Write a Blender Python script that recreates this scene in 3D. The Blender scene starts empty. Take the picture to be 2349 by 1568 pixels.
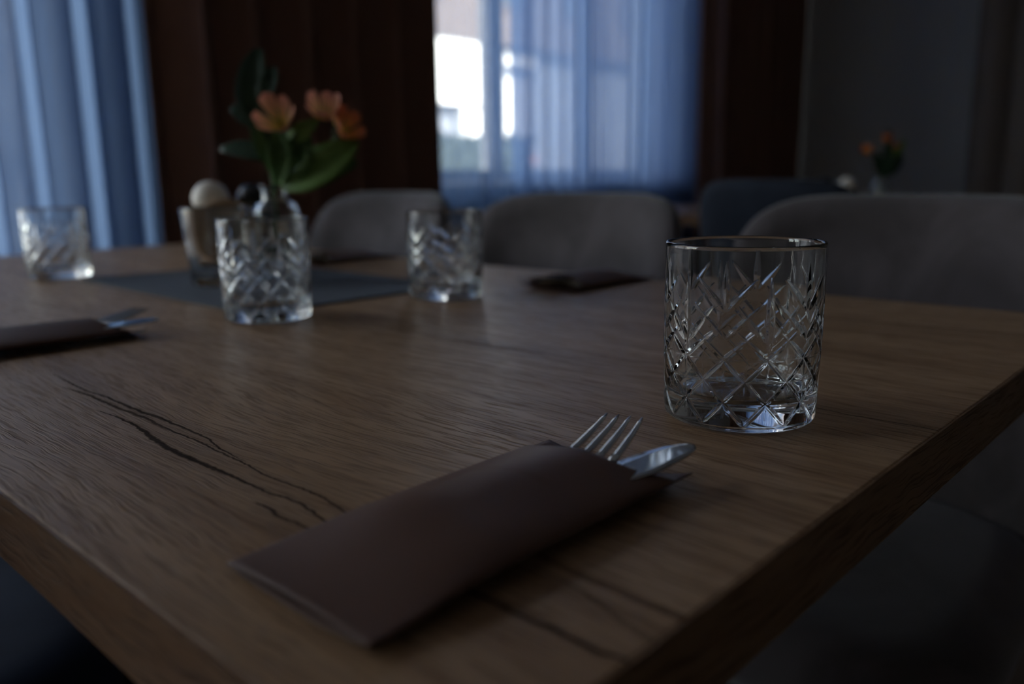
import bpy, math, random
import numpy as np
from mathutils import Vector, Matrix

random.seed(7)
rng = np.random.default_rng(11)
SC = bpy.context.scene
COL = SC.collection
PI = math.pi

# ------------------------------------------------------------------ camera
TZ = 0.75                                   # height of the table top
camd = bpy.data.cameras.new('camera')
camd.sensor_width = 36.0
camd.lens = 29.016
camd.clip_start = 0.01
camd.clip_end = 300
camd.dof.use_dof = True
camd.dof.focus_distance = 0.435
camd.dof.aperture_fstop = 4.2
cam = bpy.data.objects.new('camera', camd)
COL.objects.link(cam)
_r = Vector((0.6797, -0.7334, -0.0116)); _f = Vector((0.7176, 0.6682, -0.1962))
_f.normalize(); _r = (_r - _f * _r.dot(_f)).normalized(); _u = _r.cross(_f)
cam.matrix_world = Matrix(((_r.x, _u.x, -_f.x, -0.0960), (_r.y, _u.y, -_f.y, -0.1168), (_r.z, _u.z, -_f.z, TZ + 0.1316), (0, 0, 0, 1)))
SC.camera = cam

# ------------------------------------------------------------------ sky, sun, exposure
world = bpy.data.worlds.new('sky'); SC.world = world
world.use_nodes = True
wn = world.node_tree; wn.nodes.clear()
sky = wn.nodes.new('ShaderNodeTexSky'); sky.sky_type = 'NISHITA'
sky.sun_disc = False; sky.sun_elevation = math.radians(38); sky.sun_rotation = math.radians(190)
sky.air_density = 1.3; sky.dust_density = 0.6; sky.ozone_density = 2.0
bg = wn.nodes.new('ShaderNodeBackground'); bg.inputs['Strength'].default_value = 0.16
wo = wn.nodes.new('ShaderNodeOutputWorld')
hs = wn.nodes.new('ShaderNodeHueSaturation'); hs.inputs['Saturation'].default_value = .45
wn.links.new(sky.outputs[0], hs.inputs['Color']); wn.links.new(hs.outputs[0], bg.inputs[0]); wn.links.new(bg.outputs[0], wo.inputs[0])

sund = bpy.data.lights.new('sun', 'SUN'); sund.energy = 2.2; sund.angle = math.radians(0.6); sund.color = (1, .95, .88)
sun = bpy.data.objects.new('sun', sund); COL.objects.link(sun)
sun.rotation_euler = Vector((-0.25, 0.8, -0.62)).to_track_quat('-Z', 'Y').to_euler()
sun.location = (0, -6, 9)

SC.view_settings.view_transform = 'Standard'
SC.view_settings.look = 'None'
SC.view_settings.gamma = 1.0
SC.view_settings.use_curve_mapping = False
SC.view_settings.exposure = 3.05
cy = SC.cycles
cy.max_bounces = 14; cy.transmission_bounces = 14; cy.transparent_max_bounces = 16
cy.diffuse_bounces = 4; cy.glossy_bounces = 4


# window portals help the sampler find the sky through the two openings
def portal(x0, x1, z0, z1, y):
    d = bpy.data.lights.new('window_portal', 'AREA'); d.shape = 'RECTANGLE'; d.size = x1 - x0; d.size_y = z1 - z0
    d.cycles.is_portal = True
    o = bpy.data.objects.new('window_portal', d); COL.objects.link(o)
    o.location = ((x0 + x1) / 2, y, (z0 + z1) / 2)
    o.rotation_euler = Vector((0, -1, 0)).to_track_quat('-Z', 'Z').to_euler()


# ------------------------------------------------------------------ node helpers
class NT:
    def __init__(s, name):
        s.m = bpy.data.materials.new(name); s.m.use_nodes = True
        s.t = s.m.node_tree; s.t.nodes.clear()
        s.out = s.t.nodes.new('ShaderNodeOutputMaterial')
    def n(s, typ, ins=None, **kw):
        nd = s.t.nodes.new('ShaderNode' + typ)
        for k, v in kw.items(): setattr(nd, k, v)
        for k, v in (ins or {}).items(): s.set(nd.inputs[k], v)
        return nd
    def set(s, sock, v):
        if isinstance(v, bpy.types.NodeSocket): s.t.links.new(v, sock)
        elif hasattr(v, 'outputs'): s.t.links.new(v.outputs[0], sock)
        else: sock.default_value = v
    def math(s, op, a, b=None, c=None, clamp=False):
        nd = s.t.nodes.new('ShaderNodeMath'); nd.operation = op; nd.use_clamp = clamp
        s.set(nd.inputs[0], a)
        if b is not None: s.set(nd.inputs[1], b)
        if c is not None: s.set(nd.inputs[2], c)
        return nd.outputs[0]
    def mix(s, fac, a, b, blend='MIX'):
        nd = s.t.nodes.new('ShaderNodeMix'); nd.data_type = 'RGBA'; nd.blend_type = blend
        s.set(nd.inputs['Factor'], fac); s.set(nd.inputs[6], a); s.set(nd.inputs[7], b)
        return nd.outputs[2]
    def ramp(s, fac, stops):
        nd = s.t.nodes.new('ShaderNodeValToRGB'); e = nd.color_ramp.elements
        while len(e) < len(stops): e.new(0.5)
        for el, (p, c) in zip(e, stops):
            el.position = p; el.color = c if len(c) == 4 else (*c, 1)
        s.set(nd.inputs[0], fac)
        return nd.outputs[0]
    def sstep(s, x, a, b):
        nd = s.t.nodes.new('ShaderNodeMapRange'); nd.interpolation_type = 'SMOOTHSTEP'
        s.set(nd.inputs[0], x); s.set(nd.inputs[1], a); s.set(nd.inputs[2], b)
        return nd.outputs[0]
    def coords(s, scale=(1, 1, 1), out='Object'):
        tc = s.n('TexCoord'); mp = s.n('Mapping', {'Vector': tc.outputs[out]}); mp.inputs['Scale'].default_value = scale
        return mp.outputs[0]
    def noise(s, vec, scale=1, detail=2, rough=.5, dist=0):
        return s.n('TexNoise', {'Vector': vec, 'Scale': scale, 'Detail': detail, 'Roughness': rough, 'Distortion': dist}).outputs['Fac']
    def bump(s, h, strength=.3, dist=.001):
        return s.n('Bump', {'Height': h, 'Strength': strength, 'Distance': dist}).outputs[0]
    def surf(s, sh):
        s.set(s.out.inputs['Surface'], sh); return s.m
    def princ(s, color, rough=.5, **kw):
        b = s.n('BsdfPrincipled')
        s.set(b.inputs['Base Color'], (*color, 1) if isinstance(color, tuple) and len(color) == 3 else color)
        s.set(b.inputs['Roughness'], rough)
        for k, v in kw.items(): s.set(b.inputs[k.replace('_', ' ')], v)
        return b


def plain(name, color, rough=.6, var=.12, scale=30, bump=.0, **kw):
    t = NT(name); co = t.coords()
    nz = t.noise(co, scale, 4)
    c = t.mix(nz, (*[x * (1 - var) for x in color], 1), (*[min(1, x * (1 + var)) for x in color], 1))
    k = dict(kw)
    if bump: k['Normal'] = t.bump(t.noise(co, scale * 4, 3), bump, .002)
    return t.surf(t.princ(c, rough, **k))


def glass_mat(name, color=(1, 1, 1), ior=1.5, rough=0.0):
    t = NT(name)
    return t.surf(t.n('BsdfGlass', {'Color': (*color, 1), 'Roughness': rough, 'IOR': ior}))


# ------------------------------------------------------------------ mesh helpers
def mesh(name, verts, faces, mat=None, parent=None, smooth=True, auto=None):
    me = bpy.data.meshes.new(name)
    me.from_pydata([tuple(v) for v in verts], [], [tuple(f) for f in faces])
    me.update()
    return link(name, me, mat, parent, smooth)


def link(name, me, mat=None, parent=None, smooth=True):
    if smooth: me.polygons.foreach_set('use_smooth', [True] * len(me.polygons))
    if mat: me.materials.append(mat)
    o = bpy.data.objects.new(name, me); COL.objects.link(o)
    if parent: o.parent = parent
    return o


def thing(name, label=None, cat=None, loc=(0, 0, 0), rz=0, group=None):
    o = bpy.data.objects.new(name, None); COL.objects.link(o); o.empty_display_size = .05
    o.location = loc; o.rotation_euler = (0, 0, rz)
    return tag(o, label, cat, group)


def tag(o, label=None, cat=None, group=None, kind=None):
    if label: o['label'] = label
    if cat: o['category'] = cat
    if group: o['group'] = group
    if kind: o['kind'] = kind
    return o


def copy_tree(o, parent=None):
    c = o.copy(); COL.objects.link(c); c.parent = parent
    for ch in list(o.children): copy_tree(ch, c)
    return c


def boxv(x0, x1, y0, y1, z0, z1):
    v = [(x, y, z) for z in (z0, z1) for y in (y0, y1) for x in (x0, x1)]
    f = [(0, 2, 3, 1), (4, 5, 7, 6), (0, 1, 5, 4), (2, 6, 7, 3), (0, 4, 6, 2), (1, 3, 7, 5)]
    return v, f


def box(name, b, mat, parent=None, bevel=0, seg=2):
    v, f = boxv(*b)
    o = mesh(name, v, f, mat, parent, smooth=False)
    if bevel:
        m = o.modifiers.new('bevel', 'BEVEL'); m.width = bevel; m.segments = seg; m.limit_method = 'ANGLE'
    return o


def multibox(name, bs, mat, parent=None):
    V, F = [], []
    for b in bs:
        v, f = boxv(*b); k = len(V); V += v; F += [tuple(i + k for i in q) for q in f]
    return mesh(name, V, F, mat, parent, smooth=False)


def lathe(name, prof, mat, parent=None, n=64, closed=False):
    V, F = [], []
    m = len(prof)
    for (r, z) in prof:
        for k in range(n):
            a = 2 * PI * k / n; V.append((r * math.cos(a), r * math.sin(a), z))
    for i in range(m - 1 + (1 if closed else 0)):
        j = (i + 1) % m
        for k in range(n):
            l = (k + 1) % n; F.append((i * n + k, i * n + l, j * n + l, j * n + k))
    o = mesh(name, V, F, mat, parent)
    bm_merge(o.data)
    return o


def bm_merge(me, d=1e-6):
    import bmesh
    bm = bmesh.new(); bm.from_mesh(me)
    bmesh.ops.remove_doubles(bm, verts=bm.verts, dist=d)
    bmesh.ops.recalc_face_normals(bm, faces=bm.faces)
    bm.to_mesh(me); bm.free()


def tube(name, pts, radii, mat, parent=None, n=10, squash=1.0):
    pts = [Vector(p) for p in pts]
    if not hasattr(radii, '__len__'): radii = [radii] * len(pts)
    V, F = [], []
    up = Vector((0, 0, 1))
    for i, p in enumerate(pts):
        d = (pts[min(i + 1, len(pts) - 1)] - pts[max(i - 1, 0)]).normalized()
        u = up if abs(d.dot(up)) < .95 else Vector((1, 0, 0))
        s = d.cross(u).normalized(); w = s.cross(d)
        for k in range(n):
            a = 2 * PI * k / n
            V.append(p + s * (math.cos(a) * radii[i]) + w * (math.sin(a) * radii[i] * squash))
    for i in range(len(pts) - 1):
        for k in range(n):
            l = (k + 1) % n; F.append((i * n + k, i * n + l, (i + 1) * n + l, (i + 1) * n + k))
    F.append(tuple(range(n))[::-1]); F.append(tuple((len(pts) - 1) * n + k for k in range(n)))
    o = mesh(name, V, F, mat, parent)
    return o


def grid_faces(nu, nv, off=0, wrap=False):
    F = []
    for i in range(nu - (0 if wrap else 1)):
        i2 = (i + 1) % nu
        for j in range(nv - 1):
            F.append((off + i * nv + j, off + i2 * nv + j, off + i2 * nv + j + 1, off + i * nv + j + 1))
    return F


# ------------------------------------------------------------------ materials
def float_curve(t, fac, pts):
    nd = t.n('FloatCurve', {'Value': fac}); cv = nd.mapping.curves[0]
    nd.mapping.use_clip = False
    pts = sorted(pts)
    while len(cv.points) < len(pts): cv.points.new(.5, .5)
    for p, (a, b) in zip(cv.points, pts):
        p.location = (a, b); p.handle_type = 'AUTO_CLAMPED'
    nd.mapping.update()
    return nd.outputs[0]


def wood_mat(name, axis='Y', cracks=(), tint=(1, 1, 1)):
    t = NT(name)
    tc = t.n('TexCoord'); sp = t.n('SeparateXYZ', {0: tc.outputs['Object']})
    X, Y, Z = sp.outputs
    if axis == 'X': X, Y = t.math('ADD', Y, t.math('MULTIPLY', Z, 1.0)), X
    elif axis == 'Ye': X = t.math('ADD', X, Z)
    # slow wander of the grain
    def vec(a, b, c=0.0):
        return t.n('CombineXYZ', {0: a, 1: b, 2: c}).outputs[0]
    wv = vec(t.math('MULTIPLY', X, 7.0), t.math('MULTIPLY', Y, 2.6), 3.1)
    wander = t.math('MULTIPLY', t.math('SUBTRACT', t.noise(wv, 1, 1), .5), .055)
    X2 = t.math('ADD', X, wander)
    g1 = t.noise(vec(t.math('MULTIPLY', X2, 26), t.math('MULTIPLY', Y, 1.3), 1.7), 1, 2, .55)
    g2 = t.noise(vec(t.math('MULTIPLY', X2, 130), t.math('MULTIPLY', Y, 4.5), 8.2), 1, 2, .6)
    rip = t.math('MULTIPLY', t.math('SUBTRACT', t.noise(vec(t.math('MULTIPLY', X, 60), t.math('MULTIPLY', Y, 70), 5.5), 1, 0), .5), .0022)
    X3 = t.math('ADD', X2, rip)
    po = t.noise(vec(t.math('MULTIPLY', X3, 950), t.math('MULTIPLY', Y, 34), .4), 1, 1, .6)
    po2 = t.noise(vec(t.math('MULTIPLY', X3, 520), t.math('MULTIPLY', Y, 17), 4.4), 1, 1, .55)
    c = t.ramp(g1, [(.30, (.215, .125, .070)), (.47, (.290, .180, .105)), (.60, (.345, .222, .135)), (.74, (.265, .160, .092))])
    c = t.mix(t.sstep(g2, .32, .70), c, t.mix(.5, c, (.40, .27, .17, 1)))
    c = t.mix(t.math('MULTIPLY', t.sstep(g2, .44, .28), .32), c, (.13, .070, .038, 1))
    pore = t.sstep(po, .50, .36)
    pore2 = t.sstep(po2, .46, .33)
    c = t.mix(t.math('MULTIPLY', pore, .50), c, (.10, .055, .032, 1))
    c = t.mix(t.math('MULTIPLY', pore2, .28), c, (.12, .066, .038, 1))
    hgt = t.math('SUBTRACT', t.math('MULTIPLY', pore, -.7), t.math('MULTIPLY', pore2, .6))
    ck = 0.0
    if cracks:
        jit = t.math('MULTIPLY', t.math('SUBTRACT', t.noise(vec(t.math('MULTIPLY', X, 90), t.math('MULTIPLY', Y, 160), 2.2), 1, 2, .7), .5), .0028)
    # printed splits: each one a wandering dark line with its own width along the grain
    for (L, pts, wpts, dark) in cracks:
        fy = t.math('DIVIDE', Y, L)
        cx_ = float_curve(t, fy, [(b / L, a) for a, b in pts])
        ys = [b for a, b in pts]; y0, y1 = min(ys), max(ys)
        w = float_curve(t, fy, [(0, wpts[0][1] if y0 <= .001 else 0)] + [((y0 + (y1 - y0) * q) / L, ww) for q, ww in wpts if (y0 + (y1 - y0) * q) / L > .001] + [((y1 + .008) / L, 0), (1, 0)] + ([((y0 - .006) / L, 0)] if y0 > .02 else []))
        d = t.math('ABSOLUTE', t.math('ADD', t.math('SUBTRACT', X, cx_), jit))
        w = t.math('MAXIMUM', w, 1e-5)
        k = t.math('SUBTRACT', 1.0, t.sstep(d, t.math('MULTIPLY', w, .35), w))
        halo = t.math('SUBTRACT', 1.0, t.sstep(d, 0.0, t.math('MULTIPLY', w, 5.0)))
        c = t.mix(t.math('MULTIPLY', halo, .28 * dark), c, (.10, .055, .03, 1))
        c = t.mix(t.math('MULTIPLY', k, dark), c, (.010, .008, .009, 1))
        ck = t.math('MAXIMUM', ck, t.math('MULTIPLY', k, dark))
    rough = t.math('ADD', .36, t.math('MULTIPLY', pore, .18))
    spec = .15
    if cracks:
        rough = t.math('ADD', rough, t.math('MULTIPLY', ck, .45)); spec = t.math('SUBTRACT', .15, t.math('MULTIPLY', ck, .13))
    c = t.mix(1.0, c, (*tint, 1), 'MULTIPLY')
    return t.surf(t.princ(c, rough, Normal=t.bump(hgt, .55, .00035), Specular_IOR_Level=spec))


WN = [(0, .0), (.08, .0010), (.35, .0016), (.6, .0022), (.8, .0012), (1, .0)]
C1 = [(.0805, .3771), (.0823, .349), (.0809, .3218), (.0771, .2934), (.0758, .2632), (.0767, .2318), (.0772, .2101), (.0771, .189), (.0795, .1735), (.0786, .1598), (.0758, .1441), (.0752, .10), (.0749, .0618), (.0748, .0502), (.0746, .0382), (.0754, .0278), (.0748, .023), (.0746, .0127), (.0757, .0056), (.0765, .0006)]
C2 = [(.0884, .4521), (.0907, .4141), (.0907, .3789), (.092, .3453), (.0906, .3129), (.0912, .2855), (.0904, .2578), (.0898, .2325), (.088, .2072), (.0891, .1886), (.0898, .173), (.0879, .1557), (.0863, .1432), (.085, .11)]
C3 = [(.0972, .4992), (.0939, .4389), (.0961, .4047), (.0961, .3615), (.0975, .3363), (.0974, .3096), (.0971, .2829), (.0936, .2621), (.0916, .2357)]
C4 = [(.0678, .1787), (.0682, .1716), (.0663, .1635), (.0671, .1552), (.0678, .1436), (.069, .12)]
C5 = [(.3550, .14), (.3554, .0594), (.3536, .0481), (.3548, .0237), (.3551, .0008)]
C6 = [(.3598, .3737), (.3635, .3274), (.3669, .2848)]
C7 = [(.659, .2), (.6587, .1439), (.6678, .0748), (.6682, .0)]
S1 = [(.112, .08), (.1086, .0547), (.1068, .042), (.1074, .0331), (.1061, .0191), (.106, .0)]
S2 = [(.102, .06), (.0992, .0378), (.0952, .0241), (.0914, .0117), (.089, .0)]
W1 = [(0, .0013), (.05, .0016), (.12, .0015), (.25, .0007), (.40, .0010), (.55, .0012), (.65, .0024), (.78, .0026), (.88, .0014), (1, .0004)]
W2 = [(0, .0008), (.2, .0009), (.5, .0009), (.75, .0018), (.9, .0018), (1, .0005)]
W3 = [(0, .0003), (.25, .0012), (.45, .0020), (.6, .0014), (1, .0006)]
WT = [(0, .0007), (.5, .0007), (1, .0003)]
WS = [(0, .0022), (.4, .0018), (.7, .0010), (1, .0003)]
M_top = wood_mat('oak_laminate', 'Y', tint=(1.20, 1.16, 1.10), cracks=[(.6, C1, W1, .9), (.6, C2, W2, .85), (.6, C3, W3, .85), (.6, C4, [(0, .0006), (.3, .0009), (.7, .0012), (1, .0009)], .85),
                                       (.6, C5, WT, .75), (.6, C6, [(0, .002), (.5, .004), (1, .002)], .35), (.6, C7, [(0, .001), (.5, .002), (1, .001)], .6), (.6, S1, WS, .45), (.6, S2, WS, .45)])
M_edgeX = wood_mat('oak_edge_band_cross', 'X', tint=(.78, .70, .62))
M_edgeY = wood_mat('oak_edge_band_long', 'Ye', tint=(.60, .50, .44))  # darker tint puts the weaker light on the long edges into the colour
M_black = plain('black_metal', (.02, .02, .022), .45, .1)
M_glass = glass_mat('clear_glass', (.985, .99, .99), 1.5)
M_vase = glass_mat('vase_glass', (.97, .985, .98), 1.48)
M_steel = plain('brushed_steel', (.62, .61, .60), .22, .05, 200, Metallic=1.0)
M_blade = plain('polished_steel', (.62, .63, .65), .10, .04, 300, Metallic=1.0)
M_napkin = plain('cream_paper_napkin', (.62, .54, .42), .9, .05, 80)
M_cream = plain('cream_ceramic', (.92, .84, .73), .35, .04, 20)
M_pepper = plain('black_ceramic', (.012, .012, .013), .25, .05)
M_leaf = plain('flower_leaf_green', (.055, .13, .022), .45, .35, 25)
M_leafd = plain('dark_leaf_green', (.018, .05, .022), .5, .3, 25)
M_leafl = plain('light_leaf_green', (.12, .22, .035), .5, .25, 25)
M_stem = plain('stem_green', (.07, .14, .03), .5, .2)
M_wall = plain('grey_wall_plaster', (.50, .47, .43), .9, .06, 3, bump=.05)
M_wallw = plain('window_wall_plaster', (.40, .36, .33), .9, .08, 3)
M_ceil = plain('ceiling_paint', (.72, .70, .68), .95, .03, 2)
M_frame = plain('window_frame_white', (.72, .72, .72), .4, .03)
M_drape = None


def paper_mat(name, col):
    t = NT(name); co = t.coords()
    n = t.noise(co, 900, 3); n2 = t.noise(co, 22, 3)
    c = t.mix(n2, (*[x * .85 for x in col], 1), (*[x * 1.12 for x in col], 1))
    return t.surf(t.princ(c, .52, Normal=t.bump(n, .10, .0003), Specular_IOR_Level=.25))


M_paper = paper_mat('brown_kraft_paper', (.112, .056, .038))


def velvet(name, a, b, sheen=.35):
    t = NT(name); co = t.coords()
    n = t.noise(co, 7.5, 4, .6, .6); f = t.noise(co, 240, 2)
    c = t.mix(t.sstep(n, .30, .72), (*a, 1), (*b, 1))
    return t.surf(t.princ(c, .88, Normal=t.bump(f, .2, .001), Sheen_Weight=sheen, Sheen_Roughness=.45))


M_velvet = velvet('grey_velvet', (.056, .044, .044), (.106, .086, .090))
M_velvetb = velvet('blue_velvet', (.010, .020, .048), (.018, .032, .070), .04)
M_velvetd = velvet('charcoal_blue_velvet', (.010, .014, .026), (.018, .024, .040), .04)


def drape_mat(name='brown_drape_fabric', a=(.20, .092, .060, 1), b=(.27, .135, .09, 1)):
    t = NT(name); co = t.coords((1, 1, 1))
    f = t.noise(t.coords((300, 300, 30)), 1, 2)
    c = t.mix(f, a, b)
    return t.surf(t.princ(c, .9, Sheen_Weight=.15))


M_drape = drape_mat()
M_drape2 = drape_mat('taupe_drape_fabric', (.18, .135, .11, 1), (.24, .19, .15, 1))


def sheer_mat(name, alpha, tc=(.20, .33, .58)):  # voile with a bluish fabric colour
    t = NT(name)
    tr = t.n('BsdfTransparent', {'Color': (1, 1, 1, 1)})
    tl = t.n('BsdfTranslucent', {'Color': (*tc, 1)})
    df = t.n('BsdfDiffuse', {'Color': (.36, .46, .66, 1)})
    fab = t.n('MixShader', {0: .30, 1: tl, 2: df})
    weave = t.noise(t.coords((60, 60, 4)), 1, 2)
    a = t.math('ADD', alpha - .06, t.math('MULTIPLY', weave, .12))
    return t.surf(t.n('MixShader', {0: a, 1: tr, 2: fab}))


M_sheer = sheer_mat('bluish_voile', .46)
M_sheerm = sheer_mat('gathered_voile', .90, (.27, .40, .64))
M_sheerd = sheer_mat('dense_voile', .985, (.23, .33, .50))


def pane_mat():
    t = NT('window_glass')
    tr = t.n('BsdfTransparent', {'Color': (.93, .95, .95, 1)})
    gl = t.n('BsdfGlossy', {'Color': (1, 1, 1, 1), 'Roughness': .0})
    return t.surf(t.n('MixShader', {0: .05, 1: tr, 2: gl}))


M_pane = pane_mat()


def mat_fabric():
    t = NT('slate_blue_placemat'); co = t.coords()
    w = t.n('TexChecker', {'Vector': co, 'Scale': 620.0})
    n = t.noise(co, 40, 3)
    c = t.mix(t.math('MULTIPLY', w.outputs[1], .4), (.075, .085, .105, 1), (.045, .052, .068, 1))
    c = t.mix(t.math('MULTIPLY', n, .3), c, (.09, .10, .12, 1))
    return t.surf(t.princ(c, .75, Normal=t.bump(w.outputs[1], .3, .0005)))


M_mat = mat_fabric()


def turned_wood(name, a, b):
    t = NT(name)
    n = t.noise(t.coords((60, 60, 9)), 1, 4, .6)
    return t.surf(t.princ(t.mix(n, (*a, 1), (*b, 1)), .5))


M_beech = turned_wood('beech_wood', (.46, .28, .15), (.60, .40, .23))


def petal_mat(name, tip, mid, base):
    t = NT(name)
    tc = t.n('TexCoord'); sp = t.n('SeparateXYZ', {0: tc.outputs['Object']})
    f = t.math('DIVIDE', sp.outputs[0], .030)
    c = t.ramp(f, [(0.0, base), (.42, mid), (.95, tip)])
    df = t.princ(c, .55); tl = t.n('BsdfTranslucent', {'Color': c})
    return t.surf(t.n('MixShader', {0: .25, 1: df, 2: tl}))


M_petal = petal_mat('orange_pink_petal', (.80, .30, .24), (.84, .44, .20), (.86, .66, .05))
M_petalo = petal_mat('orange_petal', (.74, .20, .09), (.80, .30, .06), (.80, .50, .04))


def floor_mat():
    t = NT('dark_floor_boards')
    n = t.noise(t.coords((8, 1.2, 1)), 3, 4)
    return t.surf(t.princ(t.mix(n, (.08, .052, .036, 1), (.14, .095, .066, 1)), .45))


M_floor = floor_mat()

# ------------------------------------------------------------------ room shell
X0, X1, Y0, Y1, ZC = -2.6, 5.17, -3.6, 2.55, 2.85
SILL = (.62, .86); WZ1 = 2.60
WIN = [(-2.45, .86), (1.75, 4.05)]
tag(box('floor', (X0 - .2, X1 + .2, Y0 - .2, Y1 + .2, -.12, 0), M_floor), kind='structure')
tag(box('ceiling', (X0 - .2, X1 + .2, Y0 - .2, Y1 + .25, ZC, ZC + .3), M_ceil), kind='structure')
wb = []
edges = [X0 - .2] + [e for w in WIN for e in w] + [X1 + .2]
for i in range(0, len(edges), 2):
    wb.append((edges[i], edges[i + 1], Y1, Y1 + .25, 0, ZC))
for (a, b), zs in zip(WIN, SILL):
    wb.append((a, b, Y1, Y1 + .25, 0, zs)); wb.append((a, b, Y1, Y1 + .25, WZ1, ZC))
tag(multibox('wall_window', wb, M_wallw), kind='structure')
tag(box('wall_right', (X1, X1 + .2, Y0 - .2, Y1, 0, ZC), M_wall), kind='structure')
tag(box('wall_left', (X0 - .2, X0, Y0 - .2, Y1, 0, ZC), M_wall), kind='structure')
tag(box('wall_back', (X0, X1, Y0 - .2, Y0, 0, ZC), M_wall), kind='structure')
tag(box('baseboard_right', (X1 - .018, X1, Y0, Y1, 0, .09), M_floor), kind='structure')
tag(multibox('baseboard_window', [(X0, X1 - .018, Y1 - .018, Y1, 0, .09)], M_floor), kind='structure')
for k, (a, b) in enumerate(WIN):
    WZ0 = SILL[k]
    w = bpy.data.objects.new('window_%d' % (k + 1), None); COL.objects.link(w); w['kind'] = 'structure'
    fr = .055; ym, yt = Y1 + .12, .06
    mul = [-1.6, -.8, .0] if k == 0 else [2.81, 3.50]; n = len(mul) + 1; cuts = [a] + mul + [b]
    bs = [(a, a + fr, ym, ym + yt, WZ0, WZ1), (b - fr, b, ym, ym + yt, WZ0, WZ1), (a + fr, b - fr, ym, ym + yt, WZ0, WZ0 + fr), (a + fr, b - fr, ym, ym + yt, WZ1 - fr, WZ1)]
    for i in range(1, n):
        bs.append((cuts[i] - .05, cuts[i] + .05, ym, ym + yt, WZ0 + fr, WZ1 - fr))
    multibox('window_frame', bs, M_frame, w)
    box('window_sill', (a - .03, b + .03, Y1 - .12, Y1 + .12, WZ0 - .03, WZ0), M_frame, w, .006)
    for i in range(n):
        p0 = cuts[i] + (fr if i == 0 else .05); p1 = cuts[i + 1] - (fr if i == n - 1 else .05)
        box('pane', (p0, p1, ym + .02, ym + .026, WZ0 + fr, WZ1 - fr), M_pane, w)
    portal(a, b, WZ0, WZ1, Y1 + .26)


# ------------------------------------------------------------------ curtains
def curtain(name, x_of, y_of, z0, z1, mat, thick, n, nz=10, sway=None, parent=None):
    """x_of / y_of: arrays along the hem; sway(zfrac) shifts the folds a little towards the hem."""
    V = []
    ph = rng.uniform(0, 6.28)
    for i in range(n):
        for j in range(nz):
            q = j / (nz - 1); z = z0 + (z1 - z0) * q
            dx = (sway(q, x_of[i]) if sway else 0)
            dy = .006 * math.sin(3.1 * q + ph + x_of[i] * 9)
            V.append((x_of[i] + dx, y_of[i] + dy, z))
    o = mesh(name, V, grid_faces(n, nz), mat, parent)
    if thick:
        m = o.modifiers.new('thickness', 'SOLIDIFY'); m.thickness = thick; m.offset = 0
    return o


def folds(x0, x1, n, wl, amp, seed, y, amp_of=None):
    r = np.random.default_rng(seed)
    x = np.linspace(x0, x1, n)
    # irregular fold phase
    k = np.interp(x, np.linspace(x0, x1, 14), r.uniform(.75, 1.3, 14))
    ph = np.cumsum(k) * (x[1] - x[0]) / wl * 2 * PI
    a = np.interp(x, np.linspace(x0, x1, 17), r.uniform(.65, 1.15, 17)) * amp
    if amp_of is not None: a = a * np.array([amp_of(q) for q in x])
    yy = y + a * (np.sin(ph) + .22 * np.sin(2 * ph + 1.1))
    xx = x + a * .35 * np.sin(2 * ph)
    return xx, yy


CY = 2.30
HEM, TOP = .03, 2.74


def rail(name, x0, x1, y, label):
    o = tube(name, [(x0, y, 2.775), (x1, y, 2.775)], .014, M_black, None, 12)
    return tag(o, label, 'curtain rail')


def drape(x0, x1, wl, amp, seed, y, label, name='drape'):
    root = thing(name, label, 'curtain', ((x0 + x1) / 2, y, 0))
    xx, yy = folds(x0, x1, int((x1 - x0) * 260), wl, amp, seed, y)
    o = curtain('cloth', xx - (x0 + x1) / 2, yy - y, HEM, TOP, M_drape, .004, len(xx), 12)
    o.parent = root
    for i in range(int((x1 - x0) / .16)):
        a = np.arange(0, 2 * PI, PI / 8)
        tx = x0 + .08 + i * .16 - (x0 + x1) / 2
        tube('ring', [(tx, .02 * math.cos(q), 2.772 + .02 * math.sin(q)) for q in list(a) + [2 * PI]], .003, M_black, root, 6)
    return root


rail('curtain_rail', -1.9, 5.14, 2.215, 'long dark curtain rail along the window wall, holding the brown drapes')
drape(.965, 2.050, .170, .058, 3, 2.215, 'wide dark brown drape hanging between the two sheer-curtained windows')
drape(3.915, 5.04, .160, .055, 5, 2.215, 'dark brown drape at the far side of the bright window, beside the grey wall')


def sheer(x0, x1, wl, amp, seed, y, label, amp_of=None, n_per=420, mat=None):
    root = thing('sheer_curtain', label, 'curtain', ((x0 + x1) / 2, y, 0))
    xx, yy = folds(x0, x1, int((x1 - x0) * n_per), wl, amp, seed, y, amp_of)
    o = curtain('voile', xx - (x0 + x1) / 2, yy - y, HEM, TOP, mat or M_sheer, 0, len(xx), 8)
    o.parent = root
    h = curtain('header_tape', np.linspace(x0, x1, 60) - (x0 + x1) / 2, np.zeros(60), TOP - .01, TOP + .03, M_frame, .002, 60, 2)
    h.parent = root
    return root


def gather(x):                       # flat single layer beside the brown drape, a bunched fold, then another flat stretch
    pts = [(1.70, .18), (2.30, .12), (2.36, 1.0), (2.45, 1.0), (2.49, .15), (2.72, .15)]
    return float(np.interp(x, [p[0] for p in pts], [p[1] for p in pts]))


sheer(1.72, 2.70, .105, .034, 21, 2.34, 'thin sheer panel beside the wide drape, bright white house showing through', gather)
sheer(2.63, 4.20, .100, .036, 22, 2.40, 'gathered bluish sheer curtain before the window between the brown drapes', mat=M_sheerm)
sheer(.30, 1.30, .135, .045, 23, 2.34, 'pale blue sheer curtain left of the wide brown drape', mat=M_sheerd)
rail('curtain_rail', -1.9, 5.14, 2.375, 'slim sheer curtain track behind the brown drapes')

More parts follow.
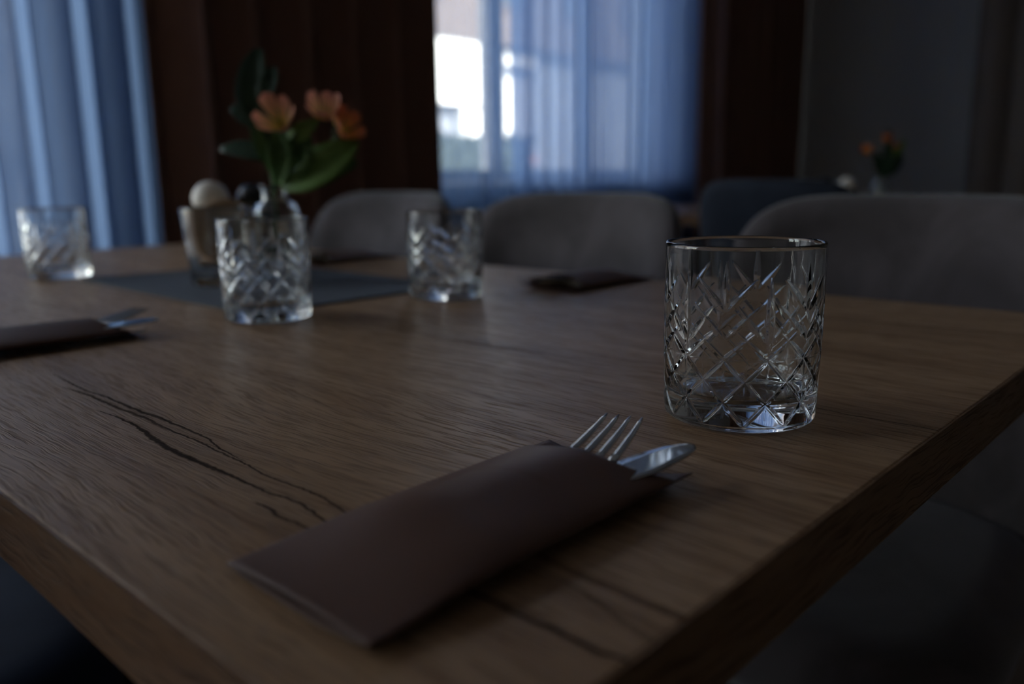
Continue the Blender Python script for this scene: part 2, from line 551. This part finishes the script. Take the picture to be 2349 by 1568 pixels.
# ------------------------------------------------------------------ outside
M_white = plain('white_render', (.78, .77, .74), .9, .05, 1)
M_grey = plain('grey_render', (.20, .21, .23), .9, .08, 1)
M_grey2 = plain('pale_grey_paint', (.42, .42, .44), .8, .05, 1)
M_pink = plain('pink_sandstone', (.55, .30, .24), .9, .08, 3)
M_tim = plain('brown_cladding', (.11, .085, .07), .9, .2, 2)
M_pave = plain('street_paving', (.26, .25, .24), .9, .1, 2)
M_redt = plain('red_tiles', (.20, .10, .075), .8, .2, 6)
M_hedge = plain('hedge_green', (.022, .032, .026), .9, .5, 12, bump=.6)
M_dark = plain('dark_window_glass', (.03, .035, .04), .1, .1)
tag(multibox('street_ground', [(-25, 45, Y1 + .25, 60, -.20, -.05), (-25, X0 - .2, -30, Y1 + .25, -.20, -.05)], M_pave), kind='structure')
bl = thing('neighbour_building', 'sunlit white building with brown upper storey seen through the bright window', 'building', (13, 12, 0))
box('ground_floor_wall', (-19, 11, 0, 6, -.05, 3.45), M_grey, bl)
box('upper_storey', (-19.2, 11.2, -.35, 6, 3.45, 6.2), M_tim, bl)
box('roof', (-19.6, 11.6, -.8, 6.6, 6.2, 6.5), M_redt, bl)
for wx in (-14.4, -11.6, -8.8, -5.2, -3.6):
    w = box('window', (wx, wx + .9, -.03, .05, 1.3, 2.6), M_frame, bl); box('pane', (wx + .08, wx + .82, -.045, .0, 1.38, 2.52), M_dark, w)
for wx in (-16, -13.2, -10.4, -7.6, -5.4, -3.2, -1.0, 1.2, 3.4, 5.6, 8.0):
    w = box('window', (wx, wx + 1.0, -.39, -.30, 4.1, 5.3), M_tim, bl); box('pane', (wx + .08, wx + .92, -.405, -.35, 4.18, 5.22), M_dark, w)
box('bay_front', (-2.3, -.85, -.28, .0, 2.25, 3.45), M_white, bl)
box('bay_pier', (-1.62, -.95, -.20, .0, -.05, 2.25), M_white, bl)
box('lintel', (-.30, .62, -.12, .0, 3.12, 3.38), M_white, bl)
box('door_surround', (-.30, .02, -.10, .0, 1.2, 2.85), M_white, bl)
d = box('door', (.03, .62, -.06, .05, -.05, 2.85), M_grey2, bl)
box('doorstep_panel', (-.30, .62, -.14, .0, 1.15, 1.33), M_pink, bl)
box('plinth', (-19.02, 11.02, -.06, .0, -.05, .55), M_grey, bl)


def hedge(loc, L, H, label, seed):
    r = np.random.default_rng(seed)
    root = thing('hedge', label, 'hedge', loc)
    V, F = [], []
    for i in range(1500):
        x, y, z = r.uniform(-L / 2, L / 2), r.uniform(-.3, .3), r.uniform(0, H)
        d = Vector(r.normal(size=3)).normalized(); s = d.orthogonal().normalized(); q = d.cross(s); w = r.uniform(.05, .11)
        k = len(V); p = Vector((x, y, z)); V += [p - s * w, p - q * w * .5, p + s * w, p + q * w * .5]; F.append((k, k + 1, k + 2, k + 3))
    o = mesh('foliage', V, F, M_hedge, root); o['kind'] = 'stuff'
    box('hedge_core', (-L / 2 + .05, L / 2 - .05, -.24, .24, 0, H - .06), M_hedge, root, .05)


hedge((8.6, 9.6, -.05), 4.2, 1.62, 'clipped green hedge in front of the white building outside', 4)

# ------------------------------------------------------------------ dining table
TL, TW, TT = 1.60, 0.80, 0.034
tb = thing('dining_table', 'oak laminate dining table with dark grain splits, set for a meal', 'table', (0, 0, 0))
e = .0012
box('tabletop', (e, TW - e, e, TL - e, TZ - TT, TZ), M_top, tb, .0008, 2)
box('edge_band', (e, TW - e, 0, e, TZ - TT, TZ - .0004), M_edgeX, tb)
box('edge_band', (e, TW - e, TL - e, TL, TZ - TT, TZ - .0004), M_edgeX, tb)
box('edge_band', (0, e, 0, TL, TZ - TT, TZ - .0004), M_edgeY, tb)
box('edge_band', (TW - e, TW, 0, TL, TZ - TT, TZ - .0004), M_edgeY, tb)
for y in (.28, TL - .28):
    multibox('trestle_leg', [(.36, .44, y - .04, y + .04, .02, TZ - TT - .01), (.10, .70, y - .04, y + .04, 0, .02), (.10, .70, y - .04, y + .04, TZ - TT - .012, TZ - TT)], M_black, tb)
box('stretcher', (.38, .42, .32, TL - .32, .30, .36), M_black, tb)


# ------------------------------------------------------------------ upholstered chairs
def pad(name, mat, parent, fn, thick, nu=40, nv=36, p=5.0, edge=.35):
    """closed cushion: fn(a,b) -> (point, normal) on the mid surface for a,b in [-1,1]; rounded outline and rounded rim"""
    V = []; idx = {}
    A = np.sin(np.linspace(-1, 1, nu) * PI / 2); B = np.sin(np.linspace(-1, 1, nv) * PI / 2)
    for side in (1, -1):
        for i, a in enumerate(A):
            for j, b in enumerate(B):
                m = max(abs(a), abs(b)); q = (abs(a) ** p + abs(b) ** p) ** (1 / p) if m > 0 else 1
                s = m / q if q > 0 else 1
                a2, b2 = a * s, b * s
                t = thick / 2 * (1 - max(0, (m - (1 - edge)) / edge) ** 2.2) ** .5 if m < 1 else 0
                P, N = fn(a2, b2)
                V.append(tuple(Vector(P) + Vector(N) * (t * side)))
    n = nu * nv
    F = grid_faces(nu, nv) + [tuple(reversed(f)) for f in grid_faces(nu, nv, n)]
    o = mesh(name, V, F, mat, parent)
    bm_merge(o.data, 1e-5)
    return o


def make_chair(mat, legmat, top=.852, arms=True):
    """facing -X, seat centre at the origin's x,y"""
    root = thing('dining_chair')
    SH = .47
    def back(a, b):
        v = (b + 1) / 2; z = SH - .03 + v * (top - SH + .03)
        hw = .246 - .024 * v
        y = a * hw
        x = .225 + .075 * v - .115 * abs(a) ** 2.4 * (1 - .35 * v)
        n = Vector((-1, -a * .75, .14)).normalized()
        return (x, y, z), n
    def seat(a, b):
        return (a * .225 - .01 + (.01 if a > 0 else 0), b * (.225 + .012 * (-a)), SH - .045), (0, 0, 1)
    pad('backrest', mat, root, back, .052, 44, 36, 5.5, .16)
    pad('seat', mat, root, seat, .095, 32, 32, 4.5, .22)
    for sx, sy in ((-1, -1), (-1, 1), (1, -1), (1, 1)):
        tube('leg', [(sx * .15, sy * .15, SH - .085), (sx * .205, sy * .205, 0)], [.014, .009], legmat, root, 10)
    multibox('seat_frame', [(-.17, .17, -.165, -.14, SH - .105, SH - .085), (-.17, .17, .14, .165, SH - .105, SH - .085), (-.17, -.145, -.14, .14, SH - .105, SH - .085), (.145, .17, -.14, .14, SH - .105, SH - .085)], legmat, root)
    return root


chair = make_chair(M_velvet, M_black)
BX = 1.10 - .295
spots = [((BX, .245, 0), 0.0, 'grey velvet dining chair behind the nearest cut-glass tumbler'),
         ((BX, .790, 0), .02, 'grey velvet dining chair in the middle of the far side, before the bright window'),
         ((BX + .01, 1.340, 0), -.02, 'grey velvet dining chair at the far end, below the wide brown drape')]
for i, (p, rz, lb) in enumerate(spots):
    c = chair if i == 0 else copy_tree(chair)
    c.location = p; c.rotation_euler = (0, 0, rz)
    tag(c, lb, 'chair', 'grey chairs along the far side of the table')
chb = make_chair(M_velvetb, M_black)
chb.location = (-.05, .82, 0); chb.rotation_euler = (0, 0, PI)
tag(chb, 'blue velvet chair tucked under the near side of the table', 'chair')
chd = make_chair(M_velvetd, M_black, .868)
chd.location = (2.20, .862, 0); chd.rotation_euler = (0, 0, PI)
tag(chd, 'dark blue chair in the background, its back turned, at the second table', 'chair')


# ------------------------------------------------------------------ cut-glass tumblers
def groove_segments():
    """(s0,z0,s1,z1,halfwidth,depth,taper0,taper1) in mm on the unrolled wall, s along the circumference"""
    R = 41.6; P = 2 * PI * R / 12
    S = []
    z1, z2, z3, z4 = 38.8, 27.5, 16.0, 4.2
    for k in range(12):
        a = k * P; b = a + P / 2                     # a: rows 2 and 4, b: rows 1 and 3
        for sg in (-1, 1):
            S.append((b, z1, b + sg * P / 2, z2, 1.15, .95, 0, 0))
            S.append((b, z3, b + sg * P / 2, z2, 1.15, .95, 0, 0))
            S.append((b, z3, b + sg * P / 2, z4, 1.3, 1.05, 0, .2))
        # fine star cuts
        S.append((b - P / 2 + 1, z1, b + P / 2 - 1, z1, .5, .38, .5, .5))
        S.append((b - P / 2 + .5, z3, b + P / 2 - .5, z3, .55, .40, .5, .5))
        S.append((a - P / 2 + .5, z2, a + P / 2 - .5, z2, .55, .40, .5, .5))
        S.append((a, z2 - 9.5, a, z2 + 9.5, .6, .42, .5, .5))
        S.append((b, z1 - 9.5, b, z1 + 2, .6, .42, .5, .1))
        S.append((b, z3 - 8.5, b, z3 + 9.0, .6, .42, .5, .5))
        # small secondary diagonals that make the eight-rayed stars
        for (c, z) in ((a, z2), (b, z3)):
            for sg in (-1, 1):
                S.append((c - 4.6, z - sg * 2.2, c + 4.6, z + sg * 2.2, .32, .22, .5, .5))
        hi = (k % 2 == 1)
        for sg in (-1, 1):
            S.append((b, z1, b + sg * 20.5, z1 + 18.8, 1.7, 1.05, .05, .75))
            if hi:
                S.append((b + sg * .6, 49.5, b + sg * 18.0, 68.0, 1.8, 1.0, .15, .6))
                S.append((b + sg * 1.0, 63.5, b + sg * 15.0, 80.5, 1.9, 1.0, .2, .6))
            else:
                S.append((b + sg * 1.2, 47.0, b + sg * 16.5, 67.5, 1.9, 1.0, .2, .6))
        S.append((b, 64.0, b, 89.0, 2.0, 1.15, .35, .55) if hi else (b, 43.0, b, 81.0, 2.4, 1.25, .35, .6))
    return S, P


def tumbler_mesh(nc=720, nz=250):
    mm = .001
    S, P = groove_segments()
    R = 41.6; C = 2 * PI * R
    zo = np.concatenate([np.array([2.6]), np.linspace(3.2, 91, nz)])
    s = np.arange(nc) / nc * C
    SS, ZZ = np.meshgrid(s, zo)                          # rows z, columns s
    D = np.zeros_like(SS)
    for (s0, z0, s1, z1, hw, dp, t0, t1) in S:
        ds = (SS - s0 + C / 2) % C - C / 2
        dz = ZZ - z0
        vx, vz = s1 - s0, z1 - z0; L = math.hypot(vx, vz)
        u = (ds * vx + dz * vz) / (L * L)
        dist = np.abs(ds * vz - dz * vx) / L
        w = np.ones_like(u)
        if t0: w = np.where(u < t0, np.sqrt(np.clip(u / t0, 0, 1)) * .999 + .001, w)
        if t1: w = np.where(u > 1 - t1, np.clip((1 - u) / t1, 0, 1) ** .75 * .999 + .001, w)
        ok = (u >= 0) & (u <= 1)
        g = np.where(ok, np.clip(dp * w - dist * (dp / hw), 0, None), 0)
        D = np.maximum(D, g)
    Rz = np.interp(zo, [0, 3, 8, 45, 96], [40.0, 40.6, 41.0, 41.9, 42.0])
    ro = Rz[:, None] - D
    th = s / R
    rows = []
    def ring(r, z): rows.append((np.full(nc, r) if np.isscalar(r) else r, np.full(nc, z)))
    ring(0.01, 1.2); ring(20, 1.1); ring(32, .8); ring(35, .25); ring(36.5, 0); ring(38.2, .15); ring(39.4, .8); ring(40.1, 1.6)
    for i in range(len(zo)): rows.append((ro[i], np.full(nc, zo[i])))
    ring(41.95, 93.5); ring(42.0, 94.8); ring(41.8, 95.5); ring(41.3, 96); ring(40.6, 96); ring(40.1, 95.5); ring(39.9, 94.8); ring(39.8, 93)
    for z, r in ((85, 39.7), (70, 39.5), (55, 39.2), (42, 38.8), (30, 38.2), (22, 37.4), (18, 36.4), (15.6, 34.6), (14.2, 31.5), (13.4, 26), (13.0, 16), (12.9, .01)):
        ring(r, z)
    V = np.concatenate([np.stack([r * np.cos(th), r * np.sin(th), z], 1) for r, z in rows]) * mm
    nr = len(rows)
    i = np.arange(nr - 1)[:, None] * nc; k = np.arange(nc)[None, :]; l = (k + 1) % nc
    F = np.stack([i + k, i + l, i + nc + l, i + nc + k], -1).reshape(-1, 4)
    me = bpy.data.meshes.new('tumbler')
    me.vertices.add(len(V)); me.vertices.foreach_set('co', V.astype(np.float32).ravel())
    me.loops.add(len(F) * 4); me.loops.foreach_set('vertex_index', F.astype(np.int32).ravel())
    me.polygons.add(len(F)); me.polygons.foreach_set('loop_start', np.arange(0, len(F) * 4, 4, dtype=np.int32))
    me.polygons.foreach_set('loop_total', np.full(len(F), 4, dtype=np.int32))
    me.update(calc_edges=True); me.validate()
    me.polygons.foreach_set('use_smooth', [True] * len(F))
    me.materials.append(M_glass)
    return me


tm = tumbler_mesh()
GZ = TZ + .0004
# the camera's bearing from the first tumbler, so that the cuts face as in the photograph
a0 = math.atan2(-.1168 - .0944, -.0960 - .3157)
for (x, y, rot, lb) in [(.3157, .0944, a0 + math.radians(4), 'large cut-glass tumbler in sharp focus beside the fork and knife'),
                        (.3233, .5965, 1.1, 'cut-glass tumbler in front of the flower vase, at the edge of the placemat'),
                        (.5292, .5656, 2.3, 'cut-glass tumbler between the placemat and the far cutlery pouch'),
                        (.3218, 1.1434, .4, 'blurred cut-glass tumbler at the far left of the table')]:
    o = bpy.data.objects.new('tumbler', tm); COL.objects.link(o)
    o.location = (x, y, GZ); o.rotation_euler = (0, 0, rot)
    tag(o, lb, 'glass', 'cut-glass tumblers on the table')

# placemat
MZ = TZ + .0024
o = box('placemat', (.320, .600, .620, 1.070, TZ + .0004, MZ), M_mat, None, .0008)
tag(o, 'slate blue placemat under the vase and shakers', 'placemat')
# plain tapered tumbler on the mat
prof = [(.0, .001), (.030, .0008), (.0325, .0), (.034, .002), (.0375, .045), (.0415, .094), (.0412, .096), (.0400, .096), (.0394, .094), (.0355, .046), (.0322, .016), (.028, .011), (.0, .010)]
o = lathe('tapered_tumbler', prof, M_glass, None, 72)
o.location = (.418, .868, MZ + .0004); tag(o, 'plain tapered glass on the placemat before the wooden ring holder', 'glass')

# ------------------------------------------------------------------ wooden ring holder, shakers
hold = thing('napkin_holder', 'round wooden ring holder on a flat base, between glass and shakers', 'napkin holder', (.486, .968, MZ + .0004), math.atan2(.968 + .12, .486 + .10) - PI / 2)
nn = 64; V = []; F = []
for k in range(nn):
    a = 2 * PI * k / nn
    for (r, y) in ((.050, -.006), (.0485, -.008), (.0285, -.008), (.027, -.006), (.027, .006), (.0285, .008), (.0485, .008), (.050, .006)):
        V.append((r * math.cos(a), y, 0.053 + r * math.sin(a)))
for k in range(nn):
    l = (k + 1) % nn
    for j in range(8):
        F.append((k * 8 + j, k * 8 + (j + 1) % 8, l * 8 + (j + 1) % 8, l * 8 + j))
mesh('ring', V, F, M_beech, hold)
box('base', (-.045, .045, -.026, .026, 0, .012), M_beech, hold, .003)
box('napkin_stack', (-.028, .030, .011, .024, .012, .078), M_napkin, hold, .001)


def shaker(name, loc, body, cap, label, h=.128):
    root = thing(name, label, 'shaker', loc)
    s = h / .128
    lathe('body', [(0, 0), (.024, 0), (.026, .003), (.0245, .03 * s), (.019, .062 * s), (.0172, .078 * s), (.0, .078 * s)], body, root, 40)
    pr = [(0, .0782 * s), (.0170, .0782 * s), (.0172, .083 * s)]
    for i in range(1, 13):
        a = -PI / 2 * .62 + (PI / 2 * 1.62) * i / 12
        pr.append((.0265 * math.cos(a), .1015 * s + .0265 * math.sin(a)))
    pr[-1] = (0.0, pr[-1][1])
    lathe('cap', pr, cap, root, 40)
    return root


shaker('salt_mill', (.512, 1.058, MZ + .0004), M_beech, M_cream, 'salt mill with round cream cap behind the wooden ring holder')
shaker('pepper_mill', (.570, 1.035, MZ + .0004), M_pepper, M_pepper, 'black pepper mill with round cap behind the flower vase', .124)

# ------------------------------------------------------------------ vase and flowers
VX, VY = .489, .843
vase_prof = [(0, .002), (.022, .0015), (.0255, 0), (.0285, .003), (.0292, .012), (.0292, .082), (.0285, .092), (.0245, .0985), (.0185, .101), (.0165, .104), (.0162, .112), (.0175, .1165), (.0198, .119), (.0200, .1215), (.0188, .1222),
             (.0165, .1205), (.0142, .115), (.0138, .104), (.016, .0985), (.0225, .095), (.0262, .089), (.0268, .08), (.0268, .016), (.024, .011), (0, .010)]
o = lathe('vase', vase_prof, M_vase, None, 64)
o.location = (VX, VY, MZ + .0004)
tag(o, 'small bottle-shaped glass vase holding orange flowers on the placemat', 'vase')

RV = Vector((.68, -.733, 0)); FV = Vector((.733, .68, 0)); UV = Vector((0, 0, 1))


def leaf_mesh(name, pts, width, mat, parent, nw=5, fold=.35, facing=None):
    """leaf blade swept along pts; pointed at both ends, creased along the midrib"""
    P = [Vector(p) for p in pts]
    # resample (Catmull-like via interpolation)
    n = 12; V = []
    t = np.linspace(0, 1, len(P)); q = np.linspace(0, 1, n)
    # smooth quadratic blending
    if len(P) == 3:
        Q = [P[0] * (1 - u) ** 2 + P[1] * 2 * u * (1 - u) + P[2] * u * u for u in q]
    else:
        Q = [Vector([np.interp(u, t, [p[c] for p in P]) for c in range(3)]) for u in q]
    face = Vector(facing) if facing else -FV + UV * .3
    for i, p in enumerate(Q):
        d = (Q[min(i + 1, n - 1)] - Q[max(i - 1, 0)]).normalized()
        s = d.cross(face).normalized(); nn_ = s.cross(d).normalized()
        w = width * (math.sin(PI * min(1, q[i] * .92 + .04)) ** .75)
        for k in range(nw):
            c = (k / (nw - 1)) * 2 - 1
            V.append(tuple(p + s * (c * w) + nn_ * (abs(c) * w * fold)))
    o = mesh(name, V, grid_faces(n, nw), mat, parent)
    m = o.modifiers.new('thickness', 'SOLIDIFY'); m.thickness = .0005
    return o


def petal_data(name, L, W, cup, mat):
    V = []; nu, nv = 9, 7
    for i in range(nu):
        u = i / (nu - 1)
        w = W * (u ** .6) * (1 - max(0, (u - .72) / .28) ** 2) ** .5 if u < 1 else 0.0
        w = max(w, W * .10 if u < .98 else .0005)
        for j in range(nv):
            c = j / (nv - 1) * 2 - 1
            V.append((L * u * math.cos(cup * u), c * w, L * u * math.sin(cup * u) + .35 * w * c * c))
    me = bpy.data.meshes.new(name); me.from_pydata(V, [], grid_faces(nu, nv)); me.update()
    me.polygons.foreach_set('use_smooth', [True] * len(me.polygons)); me.materials.append(mat)
    return me


petA = petal_data('petal', .030, .0082, .38, M_petal)
petB = petal_data('petal', .030, .0082, .38, M_petalo)


def bloom(parent, center, axis, size, opening, me, n=6):
    z = Vector(axis).normalized(); x = z.orthogonal().normalized(); y = z.cross(x)
    B = Matrix((x, y, z)).transposed()
    for k in range(n):
        a = 2 * PI * k / n + random.uniform(-.15, .15); op = opening * (1.0 if k % 2 else .82)
        r = Matrix.Rotation(a, 3, 'Z') @ Matrix.Rotation(-op, 3, 'Y')
        o = bpy.data.objects.new('petal', me); COL.objects.link(o); o.parent = parent
        m = (B @ r).to_4x4(); s = size * (1 if k % 2 else .88)
        o.matrix_local = Matrix.Translation(Vector(center)) @ m @ Matrix.Scale(s, 4)
    for k in range(3):
        d = (z + x * .3 * math.cos(k * 2.1) + y * .3 * math.sin(k * 2.1)).normalized()
        tube('stamen', [Vector(center), Vector(center) + d * .018 * size], [.0006, .0009], M_leafl, parent, 5)


def L3(r, u, f=0.0):                 # offset from the vase axis: right, up from the mat, away from the camera
    return RV * r + UV * u + FV * f


def flower(label, tip, blooms, leaves, foot):
    root = thing('flower_stem', label, 'flower', (VX, VY, MZ))
    foot = L3(*foot); mouth = L3(foot.dot(RV) * -.25, .118, 0); tipv = L3(*tip)
    pts = [foot, foot.lerp(mouth, .5), mouth, mouth.lerp(tipv, .5) + UV * .006, tipv]
    tube('stem', pts, [.0022, .0022, .002, .0018, .0014], M_stem, root, 8)
    for (c, ax, sz, op, me) in blooms:
        c = L3(*c)
        tube('pedicel', [tipv, tipv.lerp(c, .5) + UV * .003, c], [.0013, .0012, .0016], M_stem, root, 6)
        bloom(root, c, L3(*ax), sz, op, me)
    for (p, w, m) in leaves:
        leaf_mesh('leaf', [L3(*q) for q in p], w, m, root)
    return root


# 1 px of the photograph is about 0.00058 m here; the axis stands at x = 630 px, mat level at about y = 640 px
flower('tallest flower stem with two orange-pink blooms in the glass vase', (.020, .186, -.004),
       [((.016, .196, -.006), (-.10, .55, -1.0), 1.5, .50, petA), ((.070, .203, .0), (.15, .8, -.85), 1.35, .62, petA)],
       [([(.006, .122, -.004), (.026, .160, -.03), (.012, .188, -.020)], .018, M_leaf), ([(.012, .120, -.01), (.072, .132, -.03), (.112, .176, -.01)], .021, M_leafl),
        ([(.012, .118, 0), (.045, .150, -.022), (.045, .192, -.012)], .020, M_leaf), ([(.02, .180, -.006), (.045, .182, -.02), (.062, .202, -.01)], .012, M_leafl)],
       (.006, .014, .006))
flower('lower flower stem with small deep orange blooms leaning right in the vase', (.078, .176, .002),
       [((.090, .182, -.004), (.75, .65, -.6), 1.25, .55, petB), ((.080, .196, .012), (.5, 1, -.2), 1.0, 1.0, petB)],
       [([(.014, .116, .004), (.06, .138, .01), (.105, .150, .015)], .018, M_leaf), ([(.03, .14, .01), (.062, .160, -.01), (.108, .172, -.012)], .014, M_leafl)],
       (-.006, .014, -.004))
flower('leafy sprig with tall dark leaves rising left of the orange blooms', (-.016, .235, .006),
       [],
       [([(.000, .175, .0), (-.030, .235, .0), (-.008, .290, .006)], .023, M_leafd), ([(.0, .185, .006), (-.024, .212, .012), (-.052, .218, .01)], .015, M_leafd),
        ([(.004, .135, .0), (-.008, .160, -.006), (-.024, .208, -.004)], .009, M_leaf), ([(.002, .150, .004), (-.025, .172, .008), (-.070, .168, .012)], .012, M_leafd),
        ([(-.012, .222, .0), (.006, .245, -.006), (.010, .268, .0)], .013, M_leafd)],
       (.002, .014, .010))


# ------------------------------------------------------------------ cutlery settings (built at the first place, copied to the others)
def make_pouch():
    root = thing('cutlery_pouch')
    xa, xb, ya, yb = .0290, .2000, .0545, .1345
    def rise(u):
        u = min(1, max(0, u / .40)); return u * u * (3 - 2 * u)
    def zb(u, v):                                            # lower sheet sags on the table, its long edges stand clear
        k = 2 * v - 1
        return .0006 + (.0062 if k < 0 else .0040) * k * k * (.45 + .55 * rise(u * 1.3))
    def zf(u, v):
        b = max(0, math.sin(PI * v)) ** .8
        ripple = .0007 * math.sin(9 * v + 5 * u) * b
        return zb(u, v) + .0004 + (.0035 + .0120 * rise(u)) * b + ripple * rise(u)
    nu, nv = 60, 36
    def sheet(name, fz, uend, ins=0):
        V = []
        for i in range(nu):
            for j in range(nv):
                v = j / (nv - 1); u = i / (nu - 1) * uend(v)
                yy = ya + (yb - ya) * v; xx = xa + (xb - xa) * u
                V.append((xx, yy, fz(u, v)))
        o = mesh(name, V, grid_faces(nu, nv), M_paper, root)
        m = o.modifiers.new('thickness', 'SOLIDIFY'); m.thickness = .00035; m.offset = 0
        return o
    sheet('back_sheet', zb, lambda v: 1.0)
    # mouth of the front sheet dips in a shallow curve
    sheet('front_sheet', zf, lambda v: .818 + .10 * (1 - v) ** 6 + .07 * v ** 6)
    # folded glue flap lying as a faint ridge across the front
    V = []
    for i in range(3):
        for j in range(20):
            v = .30 + .62 * j / 19
            u = .58 + .03 * i / 2 + .02 * math.cos((v - .3) * 5)
            V.append((xa + (xb - xa) * u, ya + (yb - ya) * v, zf(u, v) + .00035 - .0002 * (i == 0)))
    o = mesh('flap_crease', V, grid_faces(3, 20), M_paper, root)
    return root


def make_fork():
    root = thing('fork')
    ca, sa = math.cos(.262), math.sin(.262)
    def P(l, w, z): return (.1730 + ca * l - sa * w, .0905 + sa * l + ca * w, z)
    # neck and root plate (inside the pouch), then four tines
    def zz(l): return .0085 + .0105 * max(0, (l + .02) / .066) ** 1.1 if l > -.02 else .0085
    ls = np.linspace(-.030, .004, 9); V = []
    for l in ls:
        hw = .0118 * min(1, max(.25, (l + .034) / .02)) ** .6
        for j in range(7):
            c = j / 6 * 2 - 1
            V.append(P(l, c * hw, zz(l) - .0012 * (1 - c * c)))
    o = mesh('fork_head', V, grid_faces(9, 7), M_steel, root)
    m = o.modifiers.new('thickness', 'SOLIDIFY'); m.thickness = .0018; m.offset = 0
    tube('handle', [P(-.110, .012, .0050), P(-.08, .006, .006), P(-.03, 0, .0085), P(-.026, 0, .0085)], [.0055, .0042, .003, .003], M_steel, root, 10, .4)
    for k in range(4):
        w0 = (k - 1.5) * .0070; w1 = (k - 1.5) * .0059
        pts, rad = [], []
        for i in range(9):
            u = i / 8; l = .002 + u * .0445
            pts.append(P(l, w0 + (w1 - w0) * u, zz(l) - .0012 * math.sin(PI * u) * .6))
            rad.append(.00205 * (1 - .55 * max(0, u - .45) / .55) if u < .99 else .0004)
        tube('tine', pts, rad, M_steel, root, 8, .75)
    return root


def make_knife():
    root = thing('knife')
    # outline of the blade seen from above, spine first (towards +Y), then the edge
    spine = [(.100, .0750), (.140, .0765), (.168, .0772), (.180, .0762), (.192, .0743), (.203, .0712), (.2095, .0680), (.2130, .0645), (.2139, .0622)]
    edge = [(.100, .0690), (.140, .0670), (.164, .0640), (.180, .0599), (.192, .0596), (.203, .0596), (.2085, .0600), (.2118, .0606), (.2136, .0614)]
    n = 6; V = []
    def z(x, c): return .0080 + (x - .1) * .040 + .0016 * c
    for s, e_ in zip(spine, edge):
        for j in range(n):
            c = j / (n - 1)
            x = s[0] * (1 - c) + e_[0] * c; y = s[1] * (1 - c) + e_[1] * c
            V.append((x, y, z(x, 1 - c)))
    o = mesh('blade', V, grid_faces(len(spine), n), M_blade, root)
    m = o.modifiers.new('thickness', 'SOLIDIFY'); m.thickness = .0011; m.offset = 0
    tube('handle', [(.060, .078, .0052), (.080, .075, .0065), (.102, .072, .0080)], [.0050, .0050, .0036], M_steel, root, 12, .45)
    return root


def make_napkin():
    V = []
    for i in range(12):
        for j in range(10):
            u, v = i / 11, j / 9
            V.append((.06 + .107 * u + .013 * (1 - v) ** 2 * u, .070 + .050 * v, .0034 + .0036 * math.sin(PI * (v * .8 + .1)) + .0030 * (1 - v) ** 2 * u))
    o = mesh('napkin', V, grid_faces(12, 10), M_napkin)
    m = o.modifiers.new('thickness', 'SOLIDIFY'); m.thickness = .0012; m.offset = 0
    return o


pouch0, fork0, knife0, napkin0 = make_pouch(), make_fork(), make_knife(), make_napkin()
SETZ = TZ + .0003
# (dx, dy, turned half round?)
places = [((0, 0, SETZ), 0, 'in front, by the sharp tumbler'),
          ((.0, .530, SETZ), 0, 'at the left edge of the table'),
          ((.830, .600, SETZ), PI, 'on the far side, before the middle grey chair'),
          ((.835, 1.105, SETZ), PI, 'on the far side, before the farthest grey chair')]
for i, (loc, rz, where) in enumerate(places):
    for src, nm, cat, txt in ((pouch0, 'pouch', 'cutlery pouch', 'brown paper cutlery pouch '), (fork0, 'fork', 'fork', 'steel fork in the pouch '),
                              (knife0, 'knife', 'knife', 'steel knife in the pouch '), (napkin0, 'napkin', 'napkin', 'cream paper napkin inside the pouch ')):
        o = src if i == 0 else copy_tree(src)
        o.location = loc; o.rotation_euler = (0, 0, rz)
        tag(o, txt + where, cat, cat + ' of each place setting')

# ------------------------------------------------------------------ second table in the background
t2 = thing('dining_table', 'second oak table in the background beside the grey wall', 'table', (0, 0, 0))
box('tabletop', (2.35, 3.15, .55, 2.05, TZ - TT, TZ), M_edgeY, t2, .001)
for y in (.85, 1.75):
    multibox('trestle_leg', [(2.71, 2.79, y - .04, y + .04, .02, TZ - TT), (2.45, 3.05, y - .04, y + .04, 0, .02)], M_black, t2)
o = lathe('vase', vase_prof, M_vase, None, 40); o.location = (2.76, .873, TZ + .0005)
tag(o, 'small glass vase with orange flowers on the background table', 'vase')
VX, VY = 2.76, .873
_mz = MZ; MZ = TZ + .0005
flower('orange flower sprig in the vase on the background table', (.0, .20, 0),
       [((-.055, .190, -.01), (-.5, .6, -.7), 1.25, .7, petB), ((.002, .222, .0), (.0, 1, -.5), 1.2, .8, petB), ((.030, .205, .0), (.5, .8, -.5), .8, .9, petB)],
       [([(0, .115, 0), (-.02, .16, -.01), (-.03, .195, 0)], .020, M_leafd), ([(0, .115, 0), (.05, .15, 0), (.055, .20, 0)], .020, M_leafd), ([(0, .15, 0), (.02, .21, 0), (.012, .27, 0)], .014, M_leafd),
        ([(0, .12, 0), (.01, .16, -.02), (.012, .20, -.01)], .022, M_leafd), ([(.01, .17, 0), (.05, .20, 0), (.065, .235, 0)], .014, M_leafl)], (.003, .014, 0))
MZ = _mz
shaker('salt_mill', (2.66, .947, TZ + .0005), M_beech, M_cream, 'salt mill with pale cap on the background table', .114)
shaker('pepper_mill', (2.63, 1.003, TZ + .0005), M_pepper, M_pepper, 'black pepper mill on the background table', .112)
# brown drape on the grey side wall
root = thing('drape', 'taupe drape hanging on the grey side wall at the right edge', 'curtain', (5.08, .60, 0), PI / 2)
xx, yy = folds(-.62, .62, 300, .17, .035, 9, 0)
curtain('cloth', xx, yy, HEM, TOP, M_drape2, .004, 300, 12).parent = root
o = tube('curtain_rail', [(5.08, -.2, 2.775), (5.08, 1.35, 2.775)], .014, M_black, None, 12)
tag(o, 'short dark curtain rail on the grey side wall', 'curtain rail')
